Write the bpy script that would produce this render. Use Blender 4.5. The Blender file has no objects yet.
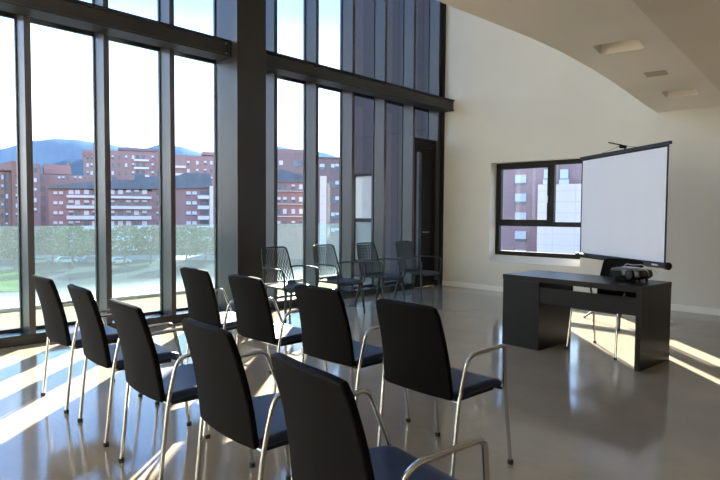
import bpy, bmesh, math, random
from mathutils import Vector, Matrix
R = math.radians
S = bpy.context.scene
COL = S.collection
random.seed(7)

# ------------------------------------------------------------------ camera
F_PX, PITCH, ROLL, CAM_H, YAW = 565.0, 0.0441787747, 0.00654593781, 1.33083877, -0.761057965
cy, sy, cp, sp = math.cos(YAW), math.sin(YAW), math.cos(PITCH), math.sin(PITCH)
FWD = Vector((sy*cp, cy*cp, -sp)); RT0 = Vector((cy, -sy, 0)); UP0 = RT0.cross(FWD)
RT = math.cos(ROLL)*RT0 + math.sin(ROLL)*UP0
UP = -math.sin(ROLL)*RT0 + math.cos(ROLL)*UP0
EYE = Vector((0, 0, CAM_H))
cam = bpy.data.cameras.new('camera'); co = bpy.data.objects.new('camera', cam); COL.objects.link(co)
cam.sensor_width = 36; cam.lens = 36*F_PX/720; cam.clip_start = 0.05; cam.clip_end = 6000
co.matrix_world = Matrix(((RT.x, UP.x, -FWD.x, 0), (RT.y, UP.y, -FWD.y, 0), (RT.z, UP.z, -FWD.z, CAM_H), (0, 0, 0, 1)))
S.camera = co

# ------------------------------------------------------------------ materials
MATS = {}
def mat(name, col, rough=.5, metal=0., var=0., vscale=8., bump=0., bscale=60., spec=.5, coat=0., stretch=None):
    if name in MATS: return MATS[name]
    m = bpy.data.materials.new(name); m.use_nodes = True
    nt = m.node_tree; b = nt.nodes['Principled BSDF']
    b.inputs['Base Color'].default_value = (*col, 1); b.inputs['Roughness'].default_value = rough
    b.inputs['Metallic'].default_value = metal
    b.inputs['Specular IOR Level'].default_value = spec
    b.inputs['Coat Weight'].default_value = coat
    tc = nt.nodes.new('ShaderNodeTexCoord')
    src = tc.outputs['Object']
    if stretch:
        mp = nt.nodes.new('ShaderNodeMapping'); mp.inputs['Scale'].default_value = stretch
        nt.links.new(src, mp.inputs[0]); src = mp.outputs[0]
    if var:
        n = nt.nodes.new('ShaderNodeTexNoise'); n.inputs['Scale'].default_value = vscale; n.inputs['Detail'].default_value = 5
        nt.links.new(src, n.inputs['Vector'])
        r = nt.nodes.new('ShaderNodeValToRGB')
        r.color_ramp.elements[0].position = .3; r.color_ramp.elements[1].position = .7
        r.color_ramp.elements[0].color = (*[c*(1-var) for c in col], 1)
        r.color_ramp.elements[1].color = (*[min(1, c*(1+var)) for c in col], 1)
        nt.links.new(n.outputs['Fac'], r.inputs[0]); nt.links.new(r.outputs[0], b.inputs['Base Color'])
    if bump:
        n2 = nt.nodes.new('ShaderNodeTexNoise'); n2.inputs['Scale'].default_value = bscale; n2.inputs['Detail'].default_value = 4
        nt.links.new(src, n2.inputs['Vector'])
        bp = nt.nodes.new('ShaderNodeBump'); bp.inputs['Strength'].default_value = bump; bp.inputs['Distance'].default_value = .01
        nt.links.new(n2.outputs['Fac'], bp.inputs['Height']); nt.links.new(bp.outputs[0], b.inputs['Normal'])
    MATS[name] = m
    return m

def glass_mat(name, tint=(1, 1, 1), dust=0., dustcol=(.9, .95, .95), noise=0., low=0., gloss=1.0):
    """thin pane: clear transmission, fresnel reflection, an optional film of dust that scatters light"""
    m = bpy.data.materials.new(name); m.use_nodes = True; nt = m.node_tree; N = nt.nodes; L = nt.links
    for n in list(N):
        if n.type == 'BSDF_PRINCIPLED': N.remove(n)
    out = [n for n in N if n.type == 'OUTPUT_MATERIAL'][0]
    tr = N.new('ShaderNodeBsdfTransparent'); tr.inputs[0].default_value = (*tint, 1)
    gl = N.new('ShaderNodeBsdfGlossy'); gl.inputs['Roughness'].default_value = .02; gl.inputs[0].default_value = (gloss, gloss, gloss, 1)
    lw = N.new('ShaderNodeLayerWeight'); lw.inputs[0].default_value = .5
    pw = N.new('ShaderNodeMath'); pw.operation = 'POWER'; pw.inputs[1].default_value = 4.5; L.new(lw.outputs['Facing'], pw.inputs[0])
    fr = N.new('ShaderNodeMath'); fr.operation = 'MULTIPLY_ADD'; fr.inputs[1].default_value = .7; fr.inputs[2].default_value = .02; L.new(pw.outputs[0], fr.inputs[0])
    mx = N.new('ShaderNodeMixShader'); L.new(fr.outputs[0], mx.inputs[0]); L.new(tr.outputs[0], mx.inputs[1]); L.new(gl.outputs[0], mx.inputs[2])
    last = mx.outputs[0]
    if dust:
        td = N.new('ShaderNodeBsdfTranslucent'); td.inputs[0].default_value = (*dustcol, 1)
        df = N.new('ShaderNodeBsdfDiffuse'); df.inputs[0].default_value = (*dustcol, 1)
        ad = N.new('ShaderNodeMixShader'); ad.inputs[0].default_value = .35
        L.new(td.outputs[0], ad.inputs[1]); L.new(df.outputs[0], ad.inputs[2])
        m2 = N.new('ShaderNodeMixShader'); L.new(last, m2.inputs[1]); L.new(ad.outputs[0], m2.inputs[2])
        tc = N.new('ShaderNodeTexCoord')
        no = N.new('ShaderNodeTexNoise'); no.inputs['Scale'].default_value = 2.2; no.inputs['Detail'].default_value = 6
        mp = N.new('ShaderNodeMapping'); mp.inputs['Scale'].default_value = (1, 1, .35); L.new(tc.outputs['Object'], mp.inputs[0]); L.new(mp.outputs[0], no.inputs['Vector'])
        ma = N.new('ShaderNodeMath'); ma.operation = 'MULTIPLY_ADD'; ma.inputs[1].default_value = noise; ma.inputs[2].default_value = dust - noise*.5
        L.new(no.outputs['Fac'], ma.inputs[0])
        fac = ma.outputs[0]
        if low:   # dust film thickened towards the foot to paint in the sun glow there
            sx = N.new('ShaderNodeSeparateXYZ'); L.new(tc.outputs['Object'], sx.inputs[0])
            mr = N.new('ShaderNodeMapRange'); mr.inputs['From Min'].default_value = .34; mr.inputs['From Max'].default_value = .0
            mr.inputs['To Min'].default_value = 0; mr.inputs['To Max'].default_value = low; mr.interpolation_type = 'SMOOTHERSTEP'
            L.new(sx.outputs['Z'], mr.inputs['Value'])
            a2 = N.new('ShaderNodeMath'); a2.operation = 'ADD'; a2.use_clamp = True; L.new(fac, a2.inputs[0]); L.new(mr.outputs[0], a2.inputs[1]); fac = a2.outputs[0]
        L.new(fac, m2.inputs[0]); last = m2.outputs[0]
    L.new(last, out.inputs[0])
    MATS[name] = m
    return m

M_fin = mat('fin_paint', (.055, .051, .052), .36, .0, .08, 3, .05, 90)
M_beam = mat('beam_paint', (.018, .017, .017), .42, 0, .1, 3, .04, 80)
M_column = mat('column_paint', (.022, .020, .019), .33, 0, .08, 2, .05, 70)
M_chrome = mat('chrome', (.56, .56, .55), .14, 1.0)
M_rubber = mat('rubber', (.012, .012, .012), .6)
M_fabric = mat('chair_back_fabric', (.0035, .0033, .0035), .7, 0, .2, 40, .12, 600, spec=.1)
M_seat = mat('chair_seat_fabric', (.008, .020, .070), .45, 0, .2, 12, .1, 350, spec=.45)
M_seatunder = mat('seat_underside', (.012, .012, .013), .6)
M_plastic = mat('grey_plastic', (.014, .017, .020), .6, 0, .1, 14)
M_desk = mat('black_brown_wood', (.003, .0025, .0024), .36, 0, .3, 9, .08, 30, spec=.2, stretch=(1, 8, 18))
M_case = mat('screen_case', (.010, .010, .014), .5, spec=.3)
M_black = mat('matt_black', (.010, .010, .011), .55, spec=.25)
M_screen = mat('screen_fabric', (.72, .74, .80), .75, 0, .01, 3)
M_proj = mat('projector_shell', (.008, .008, .009), .35)
M_lens = mat('lens_glass', (.01, .012, .02), .15, 0, spec=.4)
M_grey = mat('light_grey_plastic', (.55, .56, .58), .4)
M_frame = mat('window_frame_paint', (.010, .009, .009), .5, spec=.25)
M_white = mat('white_skirting', (.9, .88, .84), .5)
M_brass = mat('brass_bolt', (.45, .36, .18), .35, 1)
M_glass = glass_mat('window_glass', (.96, .98, .98))
M_balglass = glass_mat('balustrade_glass', (.70, .86, .88), dust=.03, noise=.02, low=.12, dustcol=(.88, .93, .93))
M_steel = mat('brushed_steel', (.5, .5, .5), .3, 1)

def plaster(name, col, var=.03):
    return mat(name, col, .72, 0, var, 1.3, .06, 160, spec=.3)
M_wall = plaster('cream_plaster', (.72, .70, .63))
M_ceil = plaster('ceiling_plaster', (.90, .82, .72))
M_upper = plaster('upper_ceiling_plaster', (.6, .57, .5))

def floor_mat():
    m = bpy.data.materials.new('polished_concrete'); m.use_nodes = True; nt = m.node_tree; N = nt.nodes; L = nt.links
    b = N['Principled BSDF']
    tc = N.new('ShaderNodeTexCoord')
    n1 = N.new('ShaderNodeTexNoise'); n1.inputs['Scale'].default_value = .8; n1.inputs['Detail'].default_value = 8; n1.inputs['Roughness'].default_value = .65
    L.new(tc.outputs['Object'], n1.inputs['Vector'])
    r = N.new('ShaderNodeValToRGB'); r.color_ramp.elements[0].position = .3; r.color_ramp.elements[1].position = .72
    r.color_ramp.elements[0].color = (.255, .213, .158, 1); r.color_ramp.elements[1].color = (.345, .29, .218, 1)
    L.new(n1.outputs['Fac'], r.inputs[0])
    br = N.new('ShaderNodeTexBrick'); br.inputs['Scale'].default_value = 1; br.offset = 0
    br.inputs['Brick Width'].default_value = 1.55; br.inputs['Row Height'].default_value = 1.55; br.inputs['Mortar Size'].default_value = .0025
    br.inputs['Color1'].default_value = (1, 1, 1, 1); br.inputs['Color2'].default_value = (1, 1, 1, 1); br.inputs['Mortar'].default_value = (.85, .85, .85, 1)
    mpp = N.new('ShaderNodeMapping'); mpp.inputs['Location'].default_value = (.4, .3, 0); L.new(tc.outputs['Object'], mpp.inputs[0]); L.new(mpp.outputs[0], br.inputs['Vector'])
    mu = N.new('ShaderNodeMix'); mu.data_type = 'RGBA'; mu.blend_type = 'MULTIPLY'; mu.inputs[0].default_value = 1
    L.new(r.outputs[0], mu.inputs[6]); L.new(br.outputs['Color'], mu.inputs[7]); L.new(mu.outputs[2], b.inputs['Base Color'])
    n2 = N.new('ShaderNodeTexNoise'); n2.inputs['Scale'].default_value = 3.; n2.inputs['Detail'].default_value = 6
    L.new(tc.outputs['Object'], n2.inputs['Vector'])
    mr = N.new('ShaderNodeMapRange'); mr.inputs['To Min'].default_value = .06; mr.inputs['To Max'].default_value = .17
    L.new(n2.outputs['Fac'], mr.inputs['Value']); L.new(mr.outputs[0], b.inputs['Roughness'])
    n3 = N.new('ShaderNodeTexNoise'); n3.inputs['Scale'].default_value = 1.6; n3.inputs['Detail'].default_value = 3
    L.new(tc.outputs['Object'], n3.inputs['Vector'])
    bp = N.new('ShaderNodeBump'); bp.inputs['Strength'].default_value = .05; bp.inputs['Distance'].default_value = .01
    L.new(n3.outputs['Fac'], bp.inputs['Height']); L.new(bp.outputs[0], b.inputs['Normal'])
    b.inputs['Specular IOR Level'].default_value = .75
    
    return m
M_floor = floor_mat()

def tile_mat(name, c1, c2, mortar, w, h, ms=.02, rough=.7, off=0., axes='xz', spec=.3):
    """panels or boards; axes says which object axes carry the pattern"""
    m = bpy.data.materials.new(name); m.use_nodes = True; nt = m.node_tree; N = nt.nodes; L = nt.links
    b = N['Principled BSDF']; b.inputs['Roughness'].default_value = rough; b.inputs['Specular IOR Level'].default_value = spec
    tc = N.new('ShaderNodeTexCoord'); sx = N.new('ShaderNodeSeparateXYZ'); cb = N.new('ShaderNodeCombineXYZ')
    L.new(tc.outputs['Object'], sx.inputs[0]); L.new(sx.outputs[axes[0].upper()], cb.inputs[0]); L.new(sx.outputs[axes[1].upper()], cb.inputs[1])
    br = N.new('ShaderNodeTexBrick'); br.inputs['Scale'].default_value = 1; br.offset = off
    br.inputs['Brick Width'].default_value = w; br.inputs['Row Height'].default_value = h; br.inputs['Mortar Size'].default_value = ms
    br.inputs['Color1'].default_value = (*c1, 1); br.inputs['Color2'].default_value = (*c2, 1); br.inputs['Mortar'].default_value = (*mortar, 1)
    L.new(cb.outputs[0], br.inputs['Vector']); L.new(br.outputs['Color'], b.inputs['Base Color'])
    return m

# ------------------------------------------------------------------ mesh helpers
def tag(o, label=None, cat=None, group=None, kind=None):
    if label: o['label'] = label
    if cat: o['category'] = cat
    if group: o['group'] = group
    if kind: o['kind'] = kind
    return o

def link(name, bm, m, parent=None, smooth=False, loc=None, rotz=0, bevel=0, seg=2):
    if bevel:
        es = [e for e in bm.edges if len(e.link_faces) == 2 and e.calc_face_angle(0) > .5]
        bmesh.ops.bevel(bm, geom=es, offset=bevel, segments=seg, affect='EDGES', profile=.6)
    bmesh.ops.recalc_face_normals(bm, faces=bm.faces)
    me = bpy.data.meshes.new(name); bm.to_mesh(me); bm.free()
    if isinstance(m, (list, tuple)):
        for k in m: me.materials.append(k)
    else: me.materials.append(m)
    if smooth:
        me.shade_smooth()
        try: me.set_sharp_from_angle(angle=R(40))
        except Exception: pass
    o = bpy.data.objects.new(name, me); COL.objects.link(o)
    if parent: o.parent = parent
    if loc: o.location = loc
    if rotz: o.rotation_euler.z = rotz
    return o

def thing(name, label, cat, loc=(0, 0, 0), rotz=0, group=None):
    o = bpy.data.objects.new(name, None); COL.objects.link(o); o.location = loc; o.rotation_euler = (0, 0, rotz)
    o.empty_display_size = .1
    return tag(o, label, cat, group)

def dup(root, loc, rotz, label=None, group=None):
    r = root.copy(); COL.objects.link(r); r.location = loc; r.rotation_euler = (0, 0, rotz)
    if label: r['label'] = label
    if group: r['group'] = group
    for ch in list(root.children):
        c = ch.copy(); COL.objects.link(c); c.parent = r
        for g in ch.children:
            d = g.copy(); COL.objects.link(d); d.parent = c
    return r

def box(bm, x0, x1, y0, y1, z0, z1, mi=0):
    v = [bm.verts.new(p) for p in ((x0, y0, z0), (x1, y0, z0), (x1, y1, z0), (x0, y1, z0), (x0, y0, z1), (x1, y0, z1), (x1, y1, z1), (x0, y1, z1))]
    for f in ((3, 2, 1, 0), (4, 5, 6, 7), (0, 1, 5, 4), (1, 2, 6, 5), (2, 3, 7, 6), (3, 0, 4, 7)):
        fc = bm.faces.new([v[i] for i in f]); fc.material_index = mi
    return v

def mbox(name, m, x0, x1, y0, y1, z0, z1, parent=None, bevel=0, **k):
    bm = bmesh.new(); box(bm, x0, x1, y0, y1, z0, z1)
    return link(name, bm, m, parent, bevel=bevel, **k)

def prism(bm, pts, z0, z1, axis='z'):
    def P(a, b, c): return (a, b, c) if axis == 'z' else ((a, c, b) if axis == 'y' else (c, a, b))
    lo = [bm.verts.new(P(p[0], p[1], z0)) for p in pts]; hi = [bm.verts.new(P(p[0], p[1], z1)) for p in pts]
    n = len(pts)
    bm.faces.new(lo[::-1]); bm.faces.new(hi)
    for i in range(n): bm.faces.new((lo[i], lo[(i+1) % n], hi[(i+1) % n], hi[i]))

def fillet(pts, rad, n=6):
    P = [Vector(p) for p in pts]; out = [P[0]]
    for i in range(1, len(P)-1):
        a, b, c = P[i-1], P[i], P[i+1]; r = rad[i] if isinstance(rad, (list, tuple)) else rad
        d1 = (a-b); d2 = (c-b); r = min(r, d1.length*.49, d2.length*.49)
        p, q = b+d1.normalized()*r, b+d2.normalized()*r
        for k in range(n+1):
            t = k/n; out.append((1-t)**2*p+2*t*(1-t)*b+t*t*q)
    out.append(P[-1]); return out

def sweep(bm, pts, r, n=10, flat=1.0, closed=False, caps=True):
    P = [Vector(p) for p in pts]; N = len(P)
    def tan(i):
        if closed: return (P[(i+1) % N]-P[i-1]).normalized()
        return (P[min(i+1, N-1)]-P[max(i-1, 0)]).normalized()
    t0 = tan(0); u = t0.orthogonal().normalized() if abs(t0.z) > .9 else t0.cross(Vector((0, 0, 1))).normalized()
    rings = []
    for i in range(N):
        t = tan(i); u = (u - t*u.dot(t)).normalized(); w = t.cross(u)
        ri = r[i] if isinstance(r, (list, tuple)) else r
        rings.append([bm.verts.new(P[i]+(u*math.cos(a)+w*math.sin(a)*flat)*ri) for a in [2*math.pi*k/n for k in range(n)]])
    for i in range(N if closed else N-1):
        A, B = rings[i], rings[(i+1) % N]
        for k in range(n): bm.faces.new((A[k], A[(k+1) % n], B[(k+1) % n], B[k]))
    if caps and not closed: bm.faces.new(rings[0][::-1]); bm.faces.new(rings[-1])

def tube(name, m, pts, r, parent=None, rad=0, n=10, flat=1.0, **k):
    bm = bmesh.new(); sweep(bm, fillet(pts, rad) if rad else pts, r, n, flat)
    return link(name, bm, m, parent, smooth=True, **k)

def cyl(bm, c, r, z0, z1, n=20, axis='z'):
    c = Vector(c)
    d = {'z': Vector((0, 0, 1)), 'x': Vector((1, 0, 0)), 'y': Vector((0, 1, 0))}[axis]
    sweep(bm, [c+d*z0, c+d*z1], r, n)

def grid_shell(nu, nv, fn, thick):
    """closed curved slab: fn(u,v) -> point, thickened along its normals"""
    bm = bmesh.new()
    g = [[fn(i/nu, j/nv) for j in range(nv+1)] for i in range(nu+1)]
    def nor(i, j):
        a = g[min(i+1, nu)][j]-g[max(i-1, 0)][j]; b = g[i][min(j+1, nv)]-g[i][max(j-1, 0)]
        return a.cross(b).normalized()
    A = [[bm.verts.new(g[i][j]) for j in range(nv+1)] for i in range(nu+1)]
    B = [[bm.verts.new(g[i][j]+nor(i, j)*thick) for j in range(nv+1)] for i in range(nu+1)]
    for i in range(nu):
        for j in range(nv):
            bm.faces.new((A[i][j], A[i+1][j], A[i+1][j+1], A[i][j+1]))
            bm.faces.new((B[i][j], B[i][j+1], B[i+1][j+1], B[i+1][j]))
    for i in range(nu):
        bm.faces.new((A[i][0], B[i][0], B[i+1][0], A[i+1][0])); bm.faces.new((A[i][nv], A[i+1][nv], B[i+1][nv], B[i][nv]))
    for j in range(nv):
        bm.faces.new((A[0][j], A[0][j+1], B[0][j+1], B[0][j])); bm.faces.new((A[nu][j], B[nu][j], B[nu][j+1], A[nu][j+1]))
    return bm

def struct(name, m, *b, **k):
    return tag(mbox(name, m, *b, **k), kind='structure')

# ------------------------------------------------------------------ room shell
GX = -6.33      # inner faces of the fins
WB = 8.89       # back wall
YR, XR, ZT = -4.2, 5.2, 6.6
struct('floor', M_floor, GX-.02, XR, YR, WB, -.12, 0)
struct('ceiling', M_upper, -6.9, XR+.2, YR-.2, WB+.3, ZT, ZT+.25)
struct('wall_right', M_wall, XR, XR+.2, YR-.2, WB+.3, -.12, ZT)
struct('wall_rear', M_wall, -6.62, XR, YR-.2, YR, -.12, ZT)
# back wall with its window opening
OX0, OX1, OZ0, OZ1 = -5.275, -3.64, .53, 2.265
def wall_back():
    bm = bmesh.new()
    WT = .36
    for x0, x1, z0, z1 in ((-6.33, OX0, -.12, ZT), (OX1, XR, -.12, ZT), (OX0, OX1, -.12, OZ0), (OX0, OX1, OZ1, ZT)):
        box(bm, x0, x1, WB, WB+WT, z0, z1)
    prism(bm, [(WB+.002, OZ0), (WB+.36, OZ0), (WB+.36, OZ0+.105), (WB+.20, OZ0+.105)], OX0, OX1, 'x')
    return tag(link('wall_back', bm, M_wall), kind='structure')
wall_back()
struct('baseboard_back', M_white, -6.28, XR, WB-.016, WB-.0005, 0, .088, bevel=.003)
# sill under the glass
M_sill = mat('sill_paint', (.02, .02, .022), .25)
struct('trim_1', M_sill, -6.62, GX+.01, YR, 8.05, 0, .105, bevel=.004)
struct('trim_4', M_sill, -6.62, GX+.01, 8.76, 8.82, 0, .104)
struct('trim_2', M_black, GX-.30, GX+.055, 8.822, WB-.002, 0, ZT)   # dark jamb against the back wall

# window in the back wall
def window_back():
    yf0, yf1 = WB+.10, WB+.16
    w = bpy.data.objects.new('window_1', None); COL.objects.link(w); tag(w, kind='structure'); w.location = (OX0, WB+.20, OZ0+.105)
    W, H = OX1-OX0, OZ1-OZ0-.105; t = .075
    bm = bmesh.new()
    box(bm, 0, t, 0, .07, 0, H); box(bm, W-t, W, 0, .07, 0, H); box(bm, t, W-t, 0, .07, 0, t); box(bm, t, W-t, 0, .07, H-t, H)
    box(bm, t, W-t, 0, .07, .52, .60)           # transom
    box(bm, 1.01, 1.09, 0, .07, .60, H-t)       # mullion
    link('window_frame', bm, M_frame, w)
    bm = bmesh.new()
    for a, b in ((t, 1.01),):
        s = .035
        box(bm, a, a+s, -.015, .05, .60, H-t); box(bm, b-s, b, -.015, .05, .60, H-t); box(bm, a+s, b-s, -.015, .05, .60, .60+s); box(bm, a+s, b-s, -.015, .05, H-t-s, H-t)
    link('sash', bm, M_frame, w)
    bm = bmesh.new(); box(bm, .99, 1.008, -.05, -.016, 1.0, 1.04); box(bm, .992, 1.006, -.06, -.045, .92, 1.04)
    link('window_handle', bm, M_steel, w, bevel=.003)
    mbox('pane', M_glass, t, 1.01, .03, .036, .60, H-t, w)
    mbox('pane', M_glass, 1.09, W-t, .03, .036, .60, H-t, w)
    mbox('pane', M_glass, t, W-t, .03, .036, t, .52, w)
window_back()

# ------------------------------------------------------------------ glass wall: fins, panes, beams, column
FIN_Y = [1.835+.7735*k for k in range(-7, 9)]+[8.79]
fin_names = {}
vis = [1.85, 2.615, 3.38, 4.145, 4.91, 5.675, 6.44, 7.205, 7.97]
def fin_label(y):
    k = round((y-1.835)/.7735)
    return {0: 'grey steel fin of the glass wall, leftmost in view, behind the first chair',
            1: 'grey steel fin of the glass wall, second from the left',
            2: 'grey steel fin of the glass wall, last one before the dark column from the left',
            3: 'grey steel fin half hidden beside the left face of the dark column',
            4: 'grey steel fin directly right of the dark column',
            5: 'grey steel fin rising between the first two perforated armchairs',
            6: 'grey steel fin where the view of houses ends and the purple cladding starts',
            7: 'grey steel fin behind the third perforated armchair in front of purple cladding',
            8: 'grey steel fin at the left side of the dark door',
            9: 'grey steel fin above and behind the dark door in the corner of the cream wall'}.get(k, 'grey steel fin of the glass wall nearer than the photo shows')
bmf = bmesh.new(); box(bmf, GX-.27, GX, -.03, .03, .105, ZT)
fin0 = None
for y in FIN_Y:
    if fin0 is None:
        fin0 = link('facade_fin', bmf, M_fin, bevel=.004); f = fin0
    else:
        f = fin0.copy(); COL.objects.link(f)
    f.location = (0, y, 0)
    tag(f, fin_label(y), 'fin', 'upright fins of the glass wall')


# glazing pocket bars + panes
ys = FIN_Y
M_pocket = mat('glazing_bar', (.02, .02, .022), .4)
n = 2
ylist = ys + [8.75]
for i in range(len(ys)-1):
    y0 = ys[i]+.03; y1 = ys[i+1]-.03
    zlo = .105 if i+2 < len(ys) else 2.74
    w = bpy.data.objects.new('window_%d' % n, None); COL.objects.link(w); tag(w, kind='structure'); w.location = (GX-.25, y0, 0); n += 1
    bm = bmesh.new(); d = y1-y0; t = .014
    box(bm, -.02, .02, 0, t, zlo, ZT); box(bm, -.02, .02, d-t, d, zlo, ZT); box(bm, -.02, .02, t, d-t, zlo, zlo+.03)
    box(bm, -.02, .02, t, d-t, 3.30, 3.44)
    link('window_frame', bm, M_pocket, w)
    bm = bmesh.new(); box(bm, -.004, .004, t, d-t, zlo+.03, 3.30); box(bm, -.004, .004, t, d-t, 3.44, ZT)
    link('pane', bm, M_glass, w)
# door at the far end of the glass wall
def door():
    d = bpy.data.objects.new('door_1', None); COL.objects.link(d); tag(d, kind='structure'); d.location = (GX-.12, 8.082, 0)
    L = .676
    bm = bmesh.new(); box(bm, -.05, .07, 0, .07, 0, 2.74); box(bm, -.05, .07, L-.05, L, 0, 2.74); box(bm, -.05, .07, .07, L-.05, 2.58, 2.74)
    link('door_frame', bm, M_black, d)
    bm = bmesh.new(); box(bm, -.03, .03, .07, .15, 0, 2.58); box(bm, -.03, .03, .30, L-.05, 0, 2.58); box(bm, -.03, .03, .15, .30, 0, .25); box(bm, -.03, .03, .15, .30, 2.5, 2.58)
    link('door_leaf', bm, M_black, d)
    mbox('door_glass', M_glass, -.004, .004, .15, .30, .25, 2.5, d)
    bm = bmesh.new(); sweep(bm, fillet([(.03, .35, 1.02), (.085, .35, 1.02), (.085, .46, 1.02)], .02), .009, 8)
    link('door_handle', bm, M_steel, d, smooth=True)
door()
# column
tag(mbox('steel_column', M_column, -6.328, -5.944, 4.035, 4.47, 0, ZT, bevel=.006), 'dark square steel column standing against the glass wall', 'column')
# beams
def beam(y0, y1, label, plate):
    b = thing('steel_beam', label, 'beam', (-6.066, y0, 3.276), 0, 'horizontal beams in front of the glass wall')
    L = y1-y0
    prof = [(0, 0), (0, .022), (-.018, .03), (-.018, .165), (0, .172), (0, .19), (-.262, .19), (-.262, .0)]
    bm = bmesh.new()
    lo = [bm.verts.new((p[0], 0, p[1])) for p in prof]; hi = [bm.verts.new((p[0], L, p[1])) for p in prof]
    bm.faces.new(lo); bm.faces.new(hi[::-1])
    for i in range(len(prof)): bm.faces.new((lo[i], hi[i], hi[(i+1) % len(prof)], lo[(i+1) % len(prof)]))
    link('beam_body', bm, M_beam, b)
    mbox('beam_cap', M_black, -.262, .012, 0, L, .19, .20, b)
    if plate:
        mbox('end_plate', M_beam, -.24, .006, L, L+.022, -.005, .2, b)
        for z in (.035, .155):
            bm = bmesh.new(); cyl(bm, (0, L-.045, z), .012, -.016, .004, 6, 'x'); link('bolt', bm, M_brass, b)
    return b
beam(YR+.01, 4.008, 'dark horizontal steel beam left of the column', True)
beam(4.475, WB-.002, 'dark horizontal steel beam from the column to the cream wall', False)

# ------------------------------------------------------------------ mezzanine slab with recesses
ZC = 2.83
EDGE = [(-2.9, YR), (-2.62, -2), (-2.5, 0), (-2.42, 2), (-2.385, 3.34), (-2.34, 3.9), (-2.295, 4.5), (-2.285, 5.1), (-2.31, 5.8), (-2.36, 6.5), (-2.43, 7.3), (-2.51, 8.1), (-2.57, WB-.002)]
CREASE = [(-1.62, WB-.002), (-1.6, 7.9), (-1.56, 7.2), (-1.5, 6.2), (-1.44, 5.0), (-1.39, 4.1), (-1.34, 3), (-1.3, 0), (-1.25, YR)]
def rrect(cx, cy, hx, hy, r, rot, n=5):
    out = []
    for sx, sy2, a0 in ((1, 1, 0), (-1, 1, 90), (-1, -1, 180), (1, -1, 270)):
        for k in range(n+1):
            a = R(a0+90*k/n); px = sx*(hx-r)+r*math.cos(a); py = sy2*(hy-r)+r*math.sin(a)
            out.append((cx+px*math.cos(rot)-py*math.sin(rot), cy+px*math.sin(rot)+py*math.cos(rot)))
    return out
REC = [(-1.85, 5.24, .185, .175, R(8)), (-1.97, 7.68, .18, .20, R(8)), (-1.72, 3.0, .185, .175, R(8))]
def slab():
    bm = bmesh.new()
    outer = [bm.verts.new((x, y, ZC)) for x, y in EDGE+CREASE]
    es = [bm.edges.new((outer[i], outer[(i+1) % len(outer)])) for i in range(len(outer))]
    for cx, cy2, hx, hy, rot in REC:
        vs = [bm.verts.new((x, y, ZC)) for x, y in rrect(cx, cy2, hx, hy, .05, rot)]
        es += [bm.edges.new((vs[i], vs[(i+1) % len(vs)])) for i in range(len(vs))]
    bmesh.ops.triangle_fill(bm, use_beauty=True, use_dissolve=False, edges=es)
    # slab edge turned up towards the void
    for i in range(len(EDGE)-1):
        a, b = EDGE[i], EDGE[i+1]
        v = [bm.verts.new((a[0], a[1], ZC)), bm.verts.new((b[0], b[1], ZC)), bm.verts.new((b[0], b[1], 3.9)), bm.verts.new((a[0], a[1], 3.9))]
        bm.faces.new(v)
        w = [bm.verts.new((a[0], a[1], 3.9)), bm.verts.new((b[0], b[1], 3.9)), bm.verts.new((b[0]+.15, b[1], 3.9)), bm.verts.new((a[0]+.15, a[1], 3.9))]
        bm.faces.new(w)
        u = [bm.verts.new((a[0]+.15, a[1], 3.7)), bm.verts.new((b[0]+.15, b[1], 3.7)), bm.verts.new((b[0]+.15, b[1], 3.9)), bm.verts.new((a[0]+.15, a[1], 3.9))]
        bm.faces.new(u)
    # upward sloping soffit right of the crease
    for i in range(len(CREASE)-1):
        a, b = CREASE[i], CREASE[i+1]
        v = [bm.verts.new((a[0], a[1], ZC)), bm.verts.new((b[0], b[1], ZC)), bm.verts.new((b[0]+2.2, b[1], 3.55)), bm.verts.new((a[0]+2.2, a[1], 3.55))]
        bm.faces.new(v)
        v = [bm.verts.new((b[0]+2.2, b[1], 3.55)), bm.verts.new((a[0]+2.2, a[1], 3.55)), bm.verts.new((XR, a[1], 3.55)), bm.verts.new((XR, b[1], 3.55))]
        bm.faces.new(v)
    # floor of the level above
    for i in range(len(EDGE)-1):
        a, b = EDGE[i], EDGE[i+1]
        v = [bm.verts.new((a[0]+.15, a[1], 3.7)), bm.verts.new((b[0]+.15, b[1], 3.7)), bm.verts.new((XR, b[1], 3.7)), bm.verts.new((XR, a[1], 3.7))]
        bm.faces.new(v)
    bmesh.ops.remove_doubles(bm, verts=bm.verts, dist=1e-4)
    o = link('ceiling_mezzanine', bm, M_ceil); tag(o, kind='structure'); return o
slab()
RL = ['square recessed ceiling light nearer the camera under the mezzanine', 'square recessed ceiling light closest to the back wall', 'square recessed ceiling light overhead out of the frame']
for (cx, cy2, hx, hy, rot), lb in zip(REC[:2], RL):
    t = thing('recessed_light', lb, 'ceiling light', (cx, cy2, ZC), rot, 'recessed lights in the mezzanine ceiling')
    bm = bmesh.new(); A = rrect(0, 0, hx, hy, .05, 0); B = rrect(0, 0, hx-.012, hy-.012, .05, 0)
    lo = [bm.verts.new((*p, 0)) for p in A]; hi = [bm.verts.new((*p, .11)) for p in B]; k = len(A)
    for i in range(k): bm.faces.new((lo[i], lo[(i+1) % k], hi[(i+1) % k], hi[i]))
    bm.faces.new(hi)
    link('recess_housing', bm, M_ceil, t)
    bm = bmesh.new(); cyl(bm, (0, 0, 0), .05, .075, .1095, 24); link('lamp', bm, M_grey, t, smooth=True)
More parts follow.
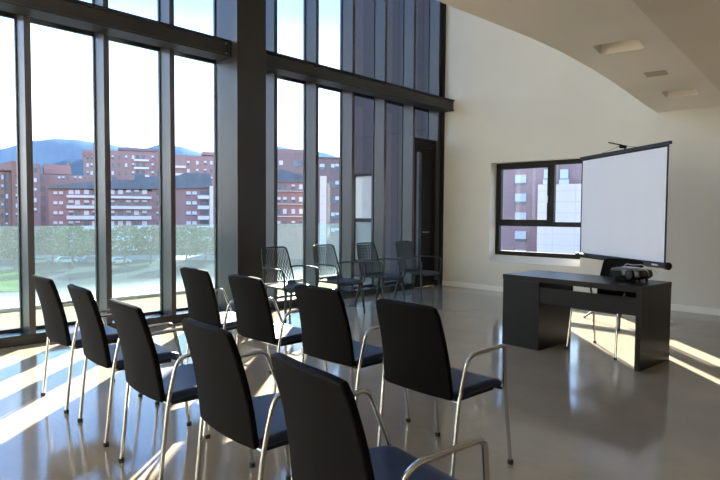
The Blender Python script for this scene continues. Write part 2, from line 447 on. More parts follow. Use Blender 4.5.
# third recess is capped the same way, out of view
t = thing('recessed_light', 'square recessed ceiling light above the near end of the desk rows', 'ceiling light', (REC[2][0], REC[2][1], ZC), R(8), 'recessed lights in the mezzanine ceiling')
bm = bmesh.new(); box(bm, -.185, .185, -.175, .175, .0, .11); bm.faces.ensure_lookup_table(); bmesh.ops.delete(bm, geom=[bm.faces[0]], context='FACES_ONLY'); link('recess_housing', bm, M_ceil, t)
bm = bmesh.new(); cyl(bm, (0, 0, 0), .05, .075, .1095, 24); link('lamp', bm, M_grey, t, smooth=True)
bm = bmesh.new(); box(bm, -.10, .10, -.10, .10, -.008, 0)
M_vent = mat('vent_paint', (.42, .37, .31), .5)
v = link('ceiling_vent', bm, M_vent, loc=(-1.89, 6.45, ZC-.0005), rotz=R(8)); tag(v, 'small square vent plate flush in the ceiling between the two recessed lights', 'vent')

# ------------------------------------------------------------------ conference chair
def make_chair(label, cat='chair'):
    t = thing('conference_chair', label, cat)
    # backrest: curved upholstered shell, wider at the bottom
    def back(u, v):
        s = u*2-1; w = .228-.022*v
        if v > .93: w -= .012*((v-.93)/.07)**2
        z = .442+.464*v - .012*(abs(s)**4)*v + .0
        y = -.200 - .100*v - .022*(1-s*s) + .016*math.sin(v*math.pi)
        return Vector((s*w, y, z))
    bm = grid_shell(14, 12, back, .030)
    o = link('backrest', bm, M_fabric, t, smooth=True)
    bv = o.modifiers.new('b', 'BEVEL'); bv.width = .008; bv.segments = 3; bv.angle_limit = R(50)
    # seat
    def seat(u, v):
        s = u*2-1; w = .232-.012*v
        z = .428 + .006*math.sin(v*math.pi) - .022*max(0, (v-.82)/.18)**2 + .004*s*s
        return Vector((s*w, -.205+.41*v, z))
    bm = grid_shell(10, 14, seat, .042)
    o = link('seat', bm, M_seat, t, smooth=True); bv = o.modifiers.new('b', 'BEVEL'); bv.width = .012; bv.segments = 3; bv.angle_limit = R(50)
    # seat pan below
    mbox('seat_pan', M_seatunder, -.20, .20, -.17, .16, .408, .427, t, bevel=.006)
    for s in (-1, 1):
        pts = [(s*.254, .250, .012), (s*.240, .205, .44), (s*.286, .134, .668), (s*.280, -.168, .657), (s*.257, -.205, .45), (s*.252, -.250, .012)]
        bm = bmesh.new(); sweep(bm, fillet(pts, [0, .06, .04, .062, .12, 0], 7), .0104, 10)
        f = link('side_frame', bm, M_chrome, t, smooth=True)
        for x, y in ((.254, .250), (.252, -.250)):
            bm = bmesh.new(); cyl(bm, (s*x, y, 0), .0155, 0, .022, 12); link('foot_cap', bm, M_rubber, f, smooth=True)
    for y, z in ((-.188, .425), (.19, .415)):
        bm = bmesh.new(); sweep(bm, [(-.245, y, z), (.245, y, z)], .009, 8); link('cross_bar', bm, M_chrome, t, smooth=True)
    return t
rows = [
    (-4.228, 1.598, -1.7, 'black conference chair at the left end of the front-left row, nearest the glass'),
    (-3.484, 1.573, -4.8, 'black conference chair second from the left in the nearer row'),
    (-2.715, 1.504, -4.7, 'black conference chair in the middle of the nearer row, third from the left'),
    (-1.957, 1.496, -5.5, 'black conference chair fourth in the nearer row, left of the cropped nearest chair'),
    (-1.195, 1.378, -10.0, 'nearest black conference chair at the bottom of the photo, legs cut off'),
    (-4.046, 2.637, -0.4, 'black conference chair at the left end of the farther row beside the column'),
    (-3.314, 2.614, -2.1, 'black conference chair second from the left in the farther row'),
    (-2.526, 2.579, -1.5, 'black conference chair second from the right in the farther row'),
    (-1.758, 2.494, -4.4, 'black conference chair at the right end of the farther row'),
]
chair = make_chair(rows[0][3])
for i, (x, y, a, lb) in enumerate(rows):
    if i == 0:
        chair.location = (x+.018, y, 0); chair.rotation_euler.z = R(a); chair['group'] = 'black conference chairs in two rows'
    else: dup(chair, (x+.018, y, 0), R(a), lb, 'black conference chairs in two rows')
pc = dup(chair, (-2.07, 5.70, 0), R(180-10), 'black chair with chrome legs tucked behind the dark desk')
if 'group' in pc: del pc['group']

# ------------------------------------------------------------------ perforated plastic armchair
def make_armchair(label):
    t = thing('perforated_armchair', label, 'chair', group='perforated grey armchairs along the glass wall')
    W = .205
    def bp(u, v):  # back surface, local x across, leaning back
        s = u*2-1; w = .235-.045*v
        return Vector((s*w, -.205-.125*v-.035*(1-s*s), .45+.46*v))
    # lattice of wavy ribs with slots between them
    bm = bmesh.new(); NU = 22
    for k in range(NU):
        u0 = .06+.88*k/(NU-1); pts = []
        for j in range(29):
            v = .04+.92*j/28; u = u0+.010*math.sin(v*34+(k % 2)*math.pi); pts.append(bp(min(.97, max(.03, u)), v))
        sweep(bm, pts, .0108, 6, .5)
    link('lattice', bm, M_plastic, t, smooth=True)
    bm = bmesh.new()
    loop = [bp(0, 0), bp(0, .25), bp(0, .5), bp(0, .75), bp(.01, .96), bp(.1, 1), bp(.3, 1), bp(.5, 1), bp(.7, 1), bp(.9, 1), bp(.99, .96), bp(1, .75), bp(1, .5), bp(1, .25), bp(1, 0), bp(.8, -.01), bp(.5, -.03), bp(.2, -.01)]
    sweep(bm, loop, .012, 8, closed=True)
    link('back_frame', bm, M_plastic, t, smooth=True)
    def seat(u, v):
        s = u*2-1; w = .225+.02*math.sin(v*math.pi)-.03*max(0, (v-.8)/.2)**2
        z = .435 - .014*(1-s*s)*math.sin(v*math.pi) - .03*max(0, (v-.8)/.2)**2+.02*max(0, (.15-v)/.15)
        return Vector((s*w, -.235+.48*v, z))
    bm = grid_shell(12, 14, seat, .022)
    link('seat', bm, M_plastic, t, smooth=True)
    for s in (-1, 1):
        pts = [(s*.205, -.275, .655), (s*.26, -.18, .675), (s*.275, .02, .68), (s*.272, .205, .672), (s*.262, .235, .60), (s*.245, .215, .43)]
        bm = bmesh.new(); sweep(bm, fillet(pts, [0, .08, .05, .07, .06, 0], 6), .0125, 8, .85); link('armrest', bm, M_plastic, t, smooth=True)
        for (a, b, r0, r1) in (((s*.215, .20, .43), (s*.245, .235, 0), .019, .0125), ((s*.20, -.215, .45), (s*.235, -.315, 0), .019, .0125)):
            bm = bmesh.new(); sweep(bm, [a, b], [r0, r1], 10); link('leg', bm, M_plastic, t, smooth=True)
    return t
pa = [(-5.42, 4.44, -92, 'perforated grey armchair next to the column, leftmost of the four by the glass'),
      (-5.42, 5.30, -90, 'perforated grey armchair second from the column, against bright glass'),
      (-5.42, 6.16, -89, 'perforated grey armchair third from the column, in front of purple cladding'),
      (-5.40, 7.02, -89, 'perforated grey armchair closest to the dark door and back wall')]
ac = make_armchair(pa[0][3])
for i, (x, y, a, lb) in enumerate(pa):
    if i == 0: ac.location = (x, y, 0); ac.rotation_euler.z = R(a)
    else: dup(ac, (x, y, 0), R(a), lb)

# ------------------------------------------------------------------ desk
DO = Vector((-2.959, 5.264, 0)); DR = -.0914
desk = thing('desk', 'black-brown wooden desk with a drawer pedestal, in front of the screen', 'desk', DO, DR)
mbox('desk_top', M_desk, 0, 1.40, 0, .65, .68, .73, desk, bevel=.002)
mbox('pedestal', M_desk, .002, .42, .004, .64, .0, .679, desk, bevel=.002)
mbox('side_panel', M_desk, 1.352, 1.398, .002, .648, 0, .679, desk, bevel=.002)
mbox('modesty_panel', M_desk, .42, 1.352, .012, .032, .475, .63, desk, bevel=.0015)
for k in range(3):
    dw = mbox('drawer', M_desk, .012, .41, .64, .658, .06+k*.205, .06+k*.205+.198, desk, bevel=.002)

# ------------------------------------------------------------------ projector on the desk
pj = thing('projector', 'black video projector lying on the right half of the desk', 'projector', (-1.80, 5.585, .73), R(-14))
pj.scale.z = 1.2
def projector():
    def shell(u, v):
        a = 2*math.pi*u; h = [0, .55, .86, 1, 1, .93, .6, 0][int(round(v*7))]; z = [.016, .016, .026, .045, .072, .094, .104, .104][int(round(v*7))]
        ca, sa = math.cos(a), math.sin(a); ex = .38
        return Vector((math.copysign(abs(ca)**ex, ca)*.165*h, math.copysign(abs(sa)**ex, sa)*.115*h, z))
    bm = bmesh.new(); rings = [[bm.verts.new(shell(k/40, q/7)) for k in range(40)] for q in range(8)]
    for q in range(7):
        for k in range(40): bm.faces.new((rings[q][k], rings[q][(k+1) % 40], rings[q+1][(k+1) % 40], rings[q+1][k]))
    bmesh.ops.remove_doubles(bm, verts=bm.verts, dist=1e-5)
    link('housing', bm, M_proj, pj, smooth=True)
    for x in (-.11, .11):
        for y in (-.07, .07):
            bm = bmesh.new(); cyl(bm, (x, y, 0), .012, 0, .024, 12); link('foot', bm, M_rubber, pj, smooth=True)
    bm = bmesh.new(); cyl(bm, (.06, 0, .060), .038, -.135, -.10, 28, 'y'); link('lens_ring', bm, M_black, pj, smooth=True)
    bm = bmesh.new(); cyl(bm, (.06, 0, .060), .027, -.138, -.133, 28, 'y'); link('lens', bm, M_lens, pj, smooth=True)
    bm = bmesh.new(); box(bm, -.14, -.03, -.122, -.110, .035, .082)
    for k in range(7): box(bm, -.136+k*.015, -.128+k*.015, -.126, -.121, .040, .078)
    link('vent', bm, M_black, pj)
    bm = bmesh.new(); prism(bm, rrect(-.02, .02, .075, .035, .015, 0), .103, .107); link('control_panel', bm, M_grey, pj)
    bm = bmesh.new(); sweep(bm, fillet([(.10, -.03, .10), (.135, -.05, .115), (.172, -.02, .09), (.175, .0, .05)], .02), .004, 6); link('carry_strap', bm, M_grey, pj, smooth=True)
projector()
bm = bmesh.new(); sweep(bm, fillet([(-.08, .05, .01), (-.06, .045, .03), (.0, .03, .022), (.08, .05, .03), (.12, .03, .012), (.155, .06, .008), (.19, .11, -.05)], .03), .003, 6)
cb = link('projector_cable', bm, M_grey, smooth=True, loc=(-1.80, 5.585, .73+.125)); tag(cb, 'thin pale cable lying over the top of the projector', 'cable')

# ------------------------------------------------------------------ tripod projection screen
def screen():
    L, Rr = Vector((-3.20, 7.78, 0)), Vector((-1.80, 6.705, 0))
    d = (Rr-L); W = d.length; mid = (L+Rr)/2; ang = math.atan2(d.y, d.x)
    t = thing('projection_screen', 'white pull-up projection screen on a black tripod behind the desk', 'projection screen', (mid.x, mid.y, 0), ang)
    h = W/2; zb, zt = .80, 2.135
    mbox('screen_sheet', M_screen, -h+.045, h-.045, -.002, .002, zb+.03, zt-.02, t)
    bm = bmesh.new(); box(bm, -h+.02, -h+.045, -.0025, .0025, zb+.03, zt-.02); box(bm, h-.045, h-.02, -.0025, .0025, zb+.03, zt-.02); box(bm, -h+.045, h-.045, -.0025, .0025, zt-.045, zt-.02)
    link('sheet_border', bm, M_black, t)
    bm = bmesh.new(); box(bm, -h-.005, h+.005, -.016, .016, zt-.02, zt+.012); link('top_bar', bm, M_case, t, bevel=.004)
    bm = bmesh.new(); cyl(bm, (0, 0, zb), .034, -h-.005, h+.02, 20, 'x'); cs = link('case_tube', bm, M_case, t, smooth=True)
    for s in (-1, 1):
        bm = bmesh.new(); cyl(bm, (0, 0, zb), .042, s*(h+.012)-.018, s*(h+.012)+.018, 20, 'x'); link('end_cap', bm, M_black, cs, smooth=True)
    mbox('case_label', M_grey, h-.20, h-.10, -.036, -.0335, zb-.006, zb+.012, cs)
    # pole behind the sheet
    bm = bmesh.new(); cyl(bm, (0, .06, 0), .016, .10, 1.35, 16); cyl(bm, (0, .06, 0), .0115, 1.35, zt+.07, 14); link('pole', bm, M_black, t, smooth=True)
    bm = bmesh.new(); box(bm, -.02, .02, .0, .085, zb-.03, zb+.03); link('pole_bracket', bm, M_black, t, bevel=.004)
    bm = bmesh.new(); sweep(bm, fillet([(0, .07, zt+.06), (0, .0, zt+.075), (0, -.16, zt+.10)], .02), .008, 8); box(bm, -.012, .012, -.01, .075, zt+.035, zt+.07); link('hanger_arm', bm, M_black, t, smooth=True)
    bm = bmesh.new(); sweep(bm, [(-.42, 0, zt+.01), (-.02, 0, zt+.062), (0, 0, zt+.062)], .0025, 6); sweep(bm, [(0, 0, zt+.062), (.02, 0, zt+.062), (.33, 0, zt+.01)], .0025, 6); link('hanger_cord', bm, M_black, t, smooth=True)
    for a in (80, 205, 325):
        ca, sa = math.cos(R(a)), math.sin(R(a))
        bm = bmesh.new(); sweep(bm, fillet([(ca*.02, .06+sa*.02, .42), (ca*.30, .06+sa*.30, .16), (ca*.50, .06+sa*.50, .012)], .05), .011, 8)
        lg = link('leg', bm, M_black, t, smooth=True)
        bm = bmesh.new(); cyl(bm, (ca*.50, .06+sa*.50, 0), .016, 0, .02, 10); link('foot_cap', bm, M_rubber, lg, smooth=True)
    return t
screen()

# ------------------------------------------------------------------ terrace
M_terr = tile_mat('terrace_boards', (.40, .30, .20), (.35, .265, .175), (.17, .13, .09), .9, .3, .008, .9, .5, 'yx', 0.)
struct('floor_terrace', M_terr, -9.0, -6.62, YR-8, WB+.05, -.16, -.02)
M_slab = mat('facade_concrete', (.45, .44, .42), .8)
struct('trim_3', M_slab, -9.02, -6.60, YR-8, WB+.5, -1.2, -.165)
struct('wall_below', M_slab, -6.62, XR, YR-.2, WB+.2, -8, -.125)
M_wing = tile_mat('aubergine_cladding', (.058, .042, .046), (.07, .05, .055), (.025, .018, .02), .62, 3.0, .010, .6, .0, 'xz')
def wing():
    bm = bmesh.new()
    x0, x1, y0, y1 = -8.92, -6.33-.275, WB+.02, WB+.36
    wx0, wx1, wz0, wz1 = -8.74, -8.12, .30, 2.22
    for a, b, c, d in ((x0, wx0, -.165, 9), (wx1, x1, -.165, 9), (wx0, wx1, -.165, wz0), (wx0, wx1, wz1, 9)): box(bm, a, b, y0, y1, c, d)
    tag(link('wall_wing', bm, M_wing), kind='structure')
    w = bpy.data.objects.new('window_30', None); COL.objects.link(w); tag(w, kind='structure'); w.location = (wx0, y0+.03, wz0)
    W, H = wx1-wx0, wz1-wz0; t = .045
    bm = bmesh.new(); box(bm, 0, t, 0, .06, 0, H); box(bm, W-t, W, 0, .06, 0, H); box(bm, t, W-t, 0, .06, 0, t); box(bm, t, W-t, 0, .06, H-t, H); box(bm, t, W-t, 0, .06, .88, .96)
    link('window_frame', bm, M_black, w)
    bl = mat('roller_blind', (.42, .38, .36), .7)
    mbox('pane', M_glass, t, W-t, .02, .026, t, H-t, w)
    mbox('window_blind', bl, t, W-t, .045, .05, t, H-t, w)
wing()
M_bwh = mat('channel_white', (.7, .7, .68), .6)
bal = thing('glass_balustrade', 'frosted pale green glass balustrade along the terrace edge outside', 'balustrade', (-8.78, 0, 0))
k = 0
for i in range(13):
    y0 = -10.0+i*1.45
    y1 = min(y0+1.44, WB)
    if y1 > y0: mbox('glass_panel', M_balglass, -.008, .008, y0, y1, -.02, 1.148, bal)
mbox('base_channel', M_bwh, -.03, .03, -10.0, WB, -.02, .03, bal)

# ------------------------------------------------------------------ world beyond
def ray(px, py): return FWD*F_PX+RT*(px-360)-UP*(py-240)
def at(px, py, depth):
    d = ray(px, py); return EYE+d*(depth/F_PX)
ZG = -9.0
M_asph = mat('asphalt', (.045, .05, .055), .95, 0, .15, .1, spec=0)
bm = bmesh.new(); c0 = at(200, 240, 400); box(bm, -1400, 500, -600, 1900, ZG-.5, ZG)
tag(link('ground_street', bm, M_asph), kind='structure')
M_grass = mat('lawn', (.05, .09, .025), .95, 0, .3, .6, spec=0)
def flat_patch(name, pts, z0, z1, m, label, cat, kind=None):
    bm = bmesh.new(); prism(bm, [(p.x, p.y) for p in pts], z0, z1)
    o = link(name, bm, m); 
    return tag(o, label, cat) if not kind else tag(o, kind=kind)
def gp(px, py):
    d = ray(px, py); return EYE+d*((ZG-EYE.z)/d.z)
flat_patch('lawn', [gp(-160, 292), gp(60, 292), gp(36, 272), gp(-160, 266)], ZG+.0, ZG+.15, M_grass, 'green lawn beside the street below the terrace', 'lawn')
M_pave = mat('pavement', (.2, .19, .17), .9, 0, .1, .3, spec=.1)
flat_patch('pavement', [gp(36, 255.5), gp(235, 255.5), gp(235, 260.5), gp(36, 260)], ZG, ZG+.12, M_pave, 'pale pavement along the street in front of the houses', 'pavement')

M_br1 = tile_mat('orange_brick', (.36, .19, .14), (.32, .165, .125), (.28, .16, .12), .6, .3, .03, .85, .5)
M_br2 = tile_mat('rose_brick', (.35, .22, .20), (.31, .19, .175), (.28, .18, .165), .6, .3, .03, .85, .5)
M_br3 = tile_mat('brown_brick', (.27, .19, .18), (.245, .17, .16), (.2, .14, .135), .6, .3, .03, .85, .5)
M_hazebrick = tile_mat('hazed_brick', (.42, .27, .26), (.38, .25, .24), (.3, .2, .2), .6, .3, .03, .85, .5)  # brick paled so that its colour carries the distance haze
M_cream = tile_mat('cream_stone_panels', (.80, .68, .62), (.78, .66, .60), (.70, .58, .53), 3.0, 1.55, .06, .7, 0)
M_slate = mat('slate', (.12, .145, .165), .7, 0, .2, .5)
M_bwhite = mat('white_render', (.68, .68, .67), .7)
M_bglass = mat('dark_pane', (.10, .13, .16), .25, 0, .4, .3)
M_shut = mat('roller_shutter', (.62, .63, .64), .6)
M_dark = mat('dark_brown_wall', (.16, .11, .10), .8)  # dark brown, for two roof slabs and the strip on the tower

def facade_frame(pxc, depth, tilt):
    """local frame: x along the facade to the right, y away from the camera, origin at ground"""
    c = at(pxc, 219, depth); c.z = ZG
    view = Vector((c.x, c.y, 0)).normalized()
    right = Vector((view.y, -view.x, 0))
    ang = math.atan2(right.y, right.x)+R(tilt)
    return c, ang
class Bld:
    def __init__(s, name, label, pxc, depth, tilt=0):
        s.c, s.a = facade_frame(pxc, depth, tilt)
        s.t = thing(name, label, 'building', s.c, s.a); s.n = Vector((-math.sin(s.a), math.cos(s.a), 0)); s.u = Vector((math.cos(s.a), math.sin(s.a), 0))
        s.nw = 0
    def L(s, px, py, off=0):
        d = ray(px, py); P0 = s.c+s.n*off; k = (P0-EYE).dot(s.n)/d.dot(s.n); P = EYE+d*k
        return (P-s.c).dot(s.u), P.z-ZG
    def block(s, name, m, px0, px1, py, y0, y1, z0=0, off=0):
        x0, z = s.L(px0, py, y0); x1, _ = s.L(px1, py, y0)
        return mbox(name, m, x0, x1, y0, y1, z0, z, s.t)
    def win(s, px0, px1, py0, py1, y=0, blind=.45, dep=.12):
        x0, z1 = s.L(px0, py0, y); x1, z0 = s.L(px1, py1, y)
        o = mbox('window', M_bglass, x0, x1, y-dep, y-.01, z0, z1, s.t); s.nw += 1
        if blind: mbox('shutter', M_shut, x0, x1, y-dep-.06, y-dep-.005, z1-(z1-z0)*blind, z1, o)
    def wins(s, cols, rows_, w, h, y=0, blind=None):
        for r in rows_:
            for c in cols:
                b = random.choice([0, .35, .5, .9]) if blind is None else blind
                s.win(c, c+w, r, r+h, y, b)
    def balcony(s, px0, px1, py0, py1, y=-1.6):
        x0, z1 = s.L(px0, py0, y); x1, z0 = s.L(px1, py1, y)
        mbox('balcony', M_bwhite, x0, x1, y, -.02, z0, z1, s.t)

# B1 orange brick towers at the left
b = Bld('apartment_building', 'orange brick tower block at the far left behind the terrace', 10, 125, 12)
b.block('wall', M_br1, -30, 11.5, 170, 0, 14); b.block('wall', M_br1, 11.5, 23, 161, -.8, 14); b.block('roof', M_dark, -30, 11.5, 169, -.4, 14, z0=b.L(0, 170)[1])
b.wins([-14, -6, 1, 5.5], [175, 184.5, 194, 203.5, 213, 222.5], 2.4, 5, 0); b.wins([15.5], [174, 184.5, 194, 203.5, 213, 222.5], 3.2, 4.6, -.8)
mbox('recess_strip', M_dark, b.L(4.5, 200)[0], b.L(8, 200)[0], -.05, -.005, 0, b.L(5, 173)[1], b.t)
# B2 purple-red block
b = Bld('apartment_building', 'dusky red stepped block between the orange towers and the white balconies', 66, 190, 4)
b.block('wall', M_br3, 24, 40, 163, -4, 14); b.block('wall', M_br3, 40, 97, 174, 0, 14); b.block('penthouse', M_br2, 44, 71, 164.3, 2, 12, z0=b.L(60, 174)[1])
b.wins([40.5, 43.2], [176, 186, 196, 206, 216], 2.2, 5.4, 0, 0); b.wins([58, 62, 66, 74, 79, 84], [176.5], 2.6, 3.6, 0)
b.wins([27, 34], [168, 178, 188, 198, 208], 2.6, 4.6, -4)
for px in (43.3, 68): b.block('chimney', M_br1, px, px+1.6, 165 if px < 50 else 162.5, 3, 5, z0=b.L(60, 174)[1]-.5)
# B4 large red building behind
b = Bld('apartment_building', 'long rose brick block behind the slate roof, under the mountain', 150, 235, -3)
b.block('wall', M_br2, 83, 160, 149.5, 0, 16); b.block('wall', M_br2, 160, 215, 154.5, -2, 16)
b.block('roof', M_br1, 81.5, 97, 153, -1, 3, z0=b.L(90, 156.2)[1]); b.block('penthouse', M_br3, 118, 160, 147.5, 3, 12, z0=b.L(120, 149.5)[1]); b.block('penthouse', M_br2, 202, 215, 151.5, 0, 10, z0=b.L(205, 154.5, -2)[1])
b.wins([86.5, 90.5, 111.5, 118, 125, 132, 151.5], [155.5, 163.3, 171.2, 179.2], 2.4, 4, 0)
b.wins([163, 167, 187, 196, 204, 210], [161, 169, 177], 2.6, 4, -2)
for r in (159.0, 166.8, 174.5): b.balcony(134, 149, r, r+2.4); b.wins([136, 141.5], [r-4], 3.5, 4, 0, 0)
for r in (165.5, 173): b.balcony(175, 186, r, r+2.5, -3.6)
# B3 white banded balconies with slate roof
b = Bld('apartment_building', 'brick block with long white balconies under a slate roof', 130, 160, 3)
D0 = 0
b.block('wall', M_br2, 48.5, 152, 189, 0, 14); b.block('wall', M_br2, 152, 213, 186.5, 0, 14)
def mansard():
    bm = bmesh.new(); pts = [(48, 188.5), (48.3, 185.8), (66, 184), (96, 181.3), (130, 180), (158, 175.5), (175, 177), (184, 173), (210, 173.5), (213, 187.5), (152, 189.0)]
    P = [b.L(px, py, -1.2) for px, py in pts]; zmin = min(p[1] for p in P)
    prism(bm, P, -1.2, 13, 'y'); link('roof', bm, M_slate, b.t)
mansard()
for r in (195.0, 205.3, 215.7, 226.0, 236.5, 247): b.balcony(66.5, 151.5, r, r+3.9); b.balcony(198, 209.5, r+.3, r+3.9)
for r in (189.7, 200.2, 210.6, 221, 231.5): b.wins([68.5, 75, 84, 92, 101, 109.5, 118, 126, 134, 142], [r], 5, 5.0, 0)
for r in (191.3, 201.3, 211.3, 221.3, 231.5): b.wins([53.5, 59], [r], 4, 4.2, 0, .7); b.wins([186.2, 192.2], [r], 4.6, 4.6, 0, .7); b.wins([200], [r-1], 8, 4.4, 0, 0)
b.wins([156.3], [r for r in (191, 201.5, 212, 222)], 2.2, 4, 0)
b.block('pilaster', M_bwhite, 209.8, 213, 186, -1.5, -.02)
# rooftop clutter on B3
for px, w, py in ((112, 5, 176.5), (135, 10, 173.5), (158, 7, 171)):
    b.block('roof_dormer', M_slate, px, px+w, py, 1, 5, z0=b.L(px, 183)[1])
# B5 right of column
b = Bld('apartment_building', 'red brick house with grey pitched roof seen just right of the column', 285, 130, 0)
b.block('wall', M_br2, 262, 312, 180, 0, 12); b.block('parapet', M_slate, 260, 313, 178.5, -.6, 10, z0=b.L(280, 182)[1])
bm = bmesh.new(); P = [b.L(px, py, 1) for px, py in ((260, 179), (272, 170.5), (281, 169), (303, 175), (313, 179))]; prism(bm, P, 1, 11, 'y'); link('roof', bm, M_slate, b.t)
b.wins([266, 277, 283, 291.5, 299], [184.5, 197, 209, 221], 3.6, 5.4, 0)
for r in (190.5, 203.5, 216): b.balcony(262, 303, r, r+1.0, -.8)
b = Bld('apartment_building', 'flat-roofed brown block rising behind the grey pitched roof', 290, 200, 0)
b.block('wall', M_br3, 258, 309, 152, 0, 14); b.block('penthouse', M_br2, 268, 303, 148.8, 3, 12, z0=b.L(280, 152)[1]); b.wins([293.5, 298], [160.5], 4, 6.2, 0, 0); b.wins([263, 271, 279], [160.5, 171], 4, 5, 0)
# B6
b = Bld('apartment_building', 'pink brown block with a column of bay windows beyond the second armchair', 330, 110, 0)
b.block('wall', M_br3, 313, 352, 158, 0, 12); b.block('wall', M_cream, 320, 326.5, 176, -.6, -.01); b.block('roof', M_dark, 313, 352, 157.0, -.3, 12, z0=b.L(330, 158.4)[1])
b.wins([331, 335.2], [164, 181, 196.5, 212.5, 228], 3.6, 7, 0); b.wins([319.5], [164], 5, 6, 0)
# building seen through the back-wall window
b = Bld('apartment_building', 'dark red block with white shuttered windows seen through the small window', 520, 90, -4)
b.block('wall', M_hazebrick, 470, 560, 120, 0, 12); b.block('wall', M_hazebrick, 560, 640, 120, .5, 12)
b.wins([515], [156.5, 175, 193.7, 212.4, 231.1, 249.5], 11, 10.5, 0, .75); b.wins([489], [156.5, 175, 193.7, 212.4, 231.1], 8, 10.5, 0, .4)
for c in (544, 560, 585): b.win(c, c+8, 169.5, 182.5, 0, .7); b.balcony(c-1, c+9, 179.5, 184, -1.0)
b = Bld('apartment_building', 'pale stone clad wing in front of the dark red block, through the small window', 575, 80, -4)
b.block('wall', M_cream, 538, 640, 184.5, 0, 5)

# mountains
def hill(name, label, prof, depth, m, base=ZG-5, seedv=1):
    rnd = random.Random(seedv); bm = bmesh.new(); rowsv = []
    P = []
    for i in range(len(prof)-1):
        (a, za), (b2, zb) = prof[i], prof[i+1]
        for k in range(12):
            t = k/12; tt = t*t*(3-2*t); P.append((a+(b2-a)*t, za+(zb-za)*tt+rnd.uniform(-.12, .12)))
    P.append(prof[-1])
    for px, py in P:
        top = at(px, py, depth); out = Vector((top.x, top.y, 0)).normalized()
        col = []
        H = top.z-base
        for j in range(7):
            q = j/6; p = Vector((top.x, top.y, base))-out*(1-q)*H*2.2; p.z = base+H*math.sin(q*math.pi/2)
            if 0 < j < 6: p.z += rnd.uniform(-1, 1)*depth*.0002
            col.append(bm.verts.new(p))
        back = Vector((top.x, top.y, base))+out*H*1.5; col.append(bm.verts.new(back)); rowsv.append(col)
    for i in range(len(rowsv)-1):
        for j in range(7): bm.faces.new((rowsv[i][j], rowsv[i+1][j], rowsv[i+1][j+1], rowsv[i][j+1]))
    o = link(name, bm, m, smooth=True); tag(o, label, 'mountain'); return o
M_hill = mat('hill_far', (.07, .13, .20), .95, 0, .12, .004, spec=0)  # forest ridge with blue distance haze put into its base colour
M_hill2 = mat('hill_mid', (.05, .09, .12), .95, 0, .15, .006, spec=0)  # haze blue is in this base colour too
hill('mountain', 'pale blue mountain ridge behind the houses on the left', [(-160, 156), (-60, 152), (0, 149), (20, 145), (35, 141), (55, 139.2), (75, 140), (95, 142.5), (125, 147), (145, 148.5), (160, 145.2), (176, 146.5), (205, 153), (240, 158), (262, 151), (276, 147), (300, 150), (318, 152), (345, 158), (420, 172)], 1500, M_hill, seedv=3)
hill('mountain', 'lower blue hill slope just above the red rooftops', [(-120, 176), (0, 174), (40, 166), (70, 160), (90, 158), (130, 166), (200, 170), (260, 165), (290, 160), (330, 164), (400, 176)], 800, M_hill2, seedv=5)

# trees in the street
M_bark = mat('bark', (.10, .075, .055), .9)
leafm = [mat('leaf_green', (.07, .11, .045), .9, 0, .3, 2, spec=.05), mat('leaf_olive', (.11, .115, .05), .9, 0, .3, 2, spec=.05), mat('leaf_dark', (.045, .075, .035), .9, 0, .3, 2, spec=.05)]
def tree(px, depth, h, w, label, k, seedv):
    rnd = random.Random(seedv); c = at(px, 219, depth)
    h -= .6
    t = thing('street_tree', label, 'tree', (c.x, c.y, ZG), 0, 'trees in the street below the terrace')
    bm = bmesh.new(); sweep(bm, [(0, 0, 0), (.1, 0, h*.3), (0, .1, h*.62)], [.22, .17, .1], 8)
    for a in range(4): sweep(bm, [(0.05, 0, h*.35), (math.cos(a*1.6)*w*.25, math.sin(a*1.6)*w*.25, h*.65)], [.1, .05], 6)
    link('trunk', bm, M_bark, t)
    bm = bmesh.new()
    for i in range(1000):
        th = rnd.uniform(0, 2*math.pi); v = rnd.random(); r = w*.5*math.sqrt(rnd.uniform(.15, 1))*math.sin(math.pi*(.12+.8*v))**.6
        p = Vector((math.cos(th)*r, math.sin(th)*r, h*(.3+.7*v)))
        s = rnd.uniform(.18, .42); q = Matrix.Rotation(rnd.uniform(0, 6.28), 3, Vector((rnd.uniform(-1, 1), rnd.uniform(-1, 1), rnd.uniform(-1, 1))).normalized())
        vs = [bm.verts.new(p+q@Vector(a)*s) for a in ((-1, 0, 0), (0, -.6, .15), (1, 0, 0), (0, .6, .15))]
        bm.faces.new(vs)
    link('crown', bm, leafm[k], t)
TR = [(-30, 88, 9, 7, 0, 'bushy green tree at the far left edge beyond the balustrade'),
      (14, 100, 8, 6, 1, 'olive tree below the orange tower beyond the balustrade'),
      (52, 112, 8.2, 7, 2, 'dark tree between the first two fins beyond the balustrade'),
      (72, 105, 8.6, 7, 0, 'green tree in front of the white balconies, left one'),
      (88, 118, 7.5, 6, 1, 'olive tree in front of the white balconies, just left of the second fin'),
      (124, 108, 8.6, 8, 0, 'large green tree right of the second fin beyond the balustrade'),
      (150, 116, 8.2, 7, 2, 'dark tree left of the third fin beyond the balustrade'),
      (186, 110, 8.2, 8, 0, 'green tree between the third fin and the column'),
      (205, 120, 8, 7, 1, 'olive tree beside the left face of the column')]
for i, (px, dp, h, w, k, lb) in enumerate(TR): tree(px, dp, h, w, lb, k, 20+i)

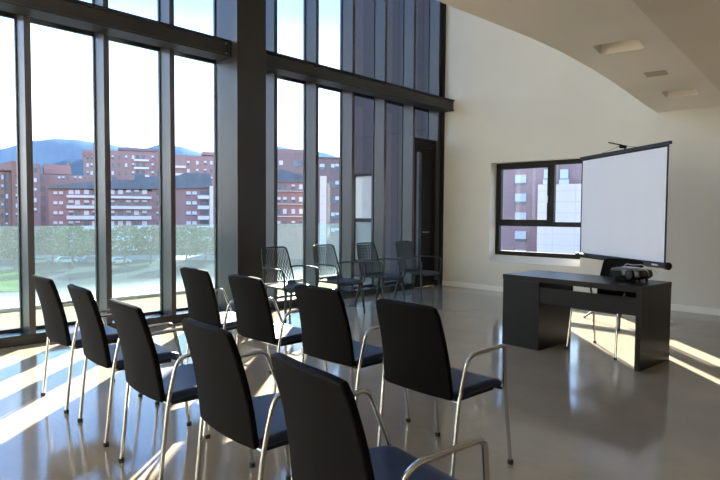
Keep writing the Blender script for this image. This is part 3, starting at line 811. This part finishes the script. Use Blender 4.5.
# cars parked in the street
def car(px, py, m, label, rot):
    p = gp(px, py)
    t = thing('parked_car', label, 'car', (p.x, p.y, ZG), rot, 'cars parked in the street')
    bm = bmesh.new(); pts = [(-2.1, .35), (2.1, .35), (2.12, .75), (1.3, .9), (.7, 1.4), (-1.1, 1.42), (-1.7, .95), (-2.12, .85)]
    prism(bm, pts, -.85, .85, 'y'); link('body', bm, m, t, bevel=.05)
    bm = bmesh.new(); prism(bm, [(1.12, .93), (.62, 1.33), (-1.02, 1.35), (-1.5, .97)], -.86, .86, 'y'); link('side_windows', bm, M_bglass, t)
    for x in (-1.35, 1.35):
        for y in (-.8, .8):
            bm = bmesh.new(); cyl(bm, (x, y, .32), .32, -.1, .1, 16, 'y'); link('wheel', bm, M_rubber, t)
M_cw = mat('car_white', (.7, .7, .7), .3); M_cb = mat('car_blue', (.06, .12, .25), .3); M_cg = mat('car_teal', (.05, .35, .3), .3); M_cd = mat('car_grey', (.2, .21, .22), .3)
ca = facade_frame(60, 110, 0)[1]
for px, py, m, lb in ((40, 264, M_cg, 'teal car parked in the street right of the first fin'), (66, 263.5, M_cw, 'white car parked to the right of the teal car'), (92, 263, M_cb, 'dark blue car parked left of the second fin'), (120, 264, M_cw, 'white car parked below the large green tree')):
    car(px, py, m, lb, ca+R(8))

hz = bpy.data.materials.new('haze_air'); hz.use_nodes = True
for nn in list(hz.node_tree.nodes):
    if nn.type == 'BSDF_PRINCIPLED': hz.node_tree.nodes.remove(nn)
vs_ = hz.node_tree.nodes.new('ShaderNodeVolumeScatter'); vs_.inputs['Color'].default_value = (.5, .72, 1, 1); vs_.inputs['Density'].default_value = .00005; vs_.inputs['Anisotropy'].default_value = .0
hz.node_tree.links.new(vs_.outputs[0], [nn for nn in hz.node_tree.nodes if nn.type == 'OUTPUT_MATERIAL'][0].inputs['Volume'])
tag(mbox('haze', hz, -2100, -14, -900, 2100, ZG+.3, 160), kind='structure')

# ------------------------------------------------------------------ light
AZ, EL = R(-42), R(21.3)          # heading of the sun seen from the room, clockwise from +Y
sd = Vector((math.sin(AZ)*math.cos(EL), math.cos(AZ)*math.cos(EL), math.sin(EL)))
sun = bpy.data.lights.new('sun', 'SUN'); sun.energy = 13; sun.angle = R(.55); sun.color = (1, .93, .82)
so = bpy.data.objects.new('sun', sun); COL.objects.link(so); so.rotation_euler = sd.to_track_quat('Z', 'Y').to_euler(); so.location = sd*20
w = bpy.data.worlds.new('sky'); S.world = w; w.use_nodes = True; nt = w.node_tree; bg = nt.nodes['Background']
tc = nt.nodes.new('ShaderNodeTexCoord'); sx = nt.nodes.new('ShaderNodeSeparateXYZ'); nt.links.new(tc.outputs['Generated'], sx.inputs[0])
rp = nt.nodes.new('ShaderNodeValToRGB'); nt.links.new(sx.outputs['Z'], rp.inputs[0])
cr = rp.color_ramp; cr.elements[0].position = 0; cr.elements[0].color = (1, 1, 1, 1)
cr.elements[1].position = 1; cr.elements[1].color = (.09, .17, .40, 1)
for p, c in ((.12, (.86, .93, 1.0)), (.23, (.48, .66, .92)), (.33, (.18, .40, .84)), (.6, (.13, .31, .72))):
    e = cr.elements.new(p); e.color = (*c, 1)
nt.links.new(rp.outputs[0], bg.inputs[0]); bg.inputs[1].default_value = .95

S.view_settings.view_transform = 'Standard'; S.view_settings.look = 'None'; S.view_settings.gamma = 1; S.view_settings.use_curve_mapping = False
S.view_settings.exposure = 2.2
S.cycles.max_bounces = 10; S.cycles.diffuse_bounces = 6; S.cycles.glossy_bounces = 5; S.cycles.transparent_max_bounces = 16
S.cycles.use_denoising = True
S.cycles.sample_clamp_indirect = 8
S.cycles.caustics_reflective = False; S.cycles.caustics_refractive = False
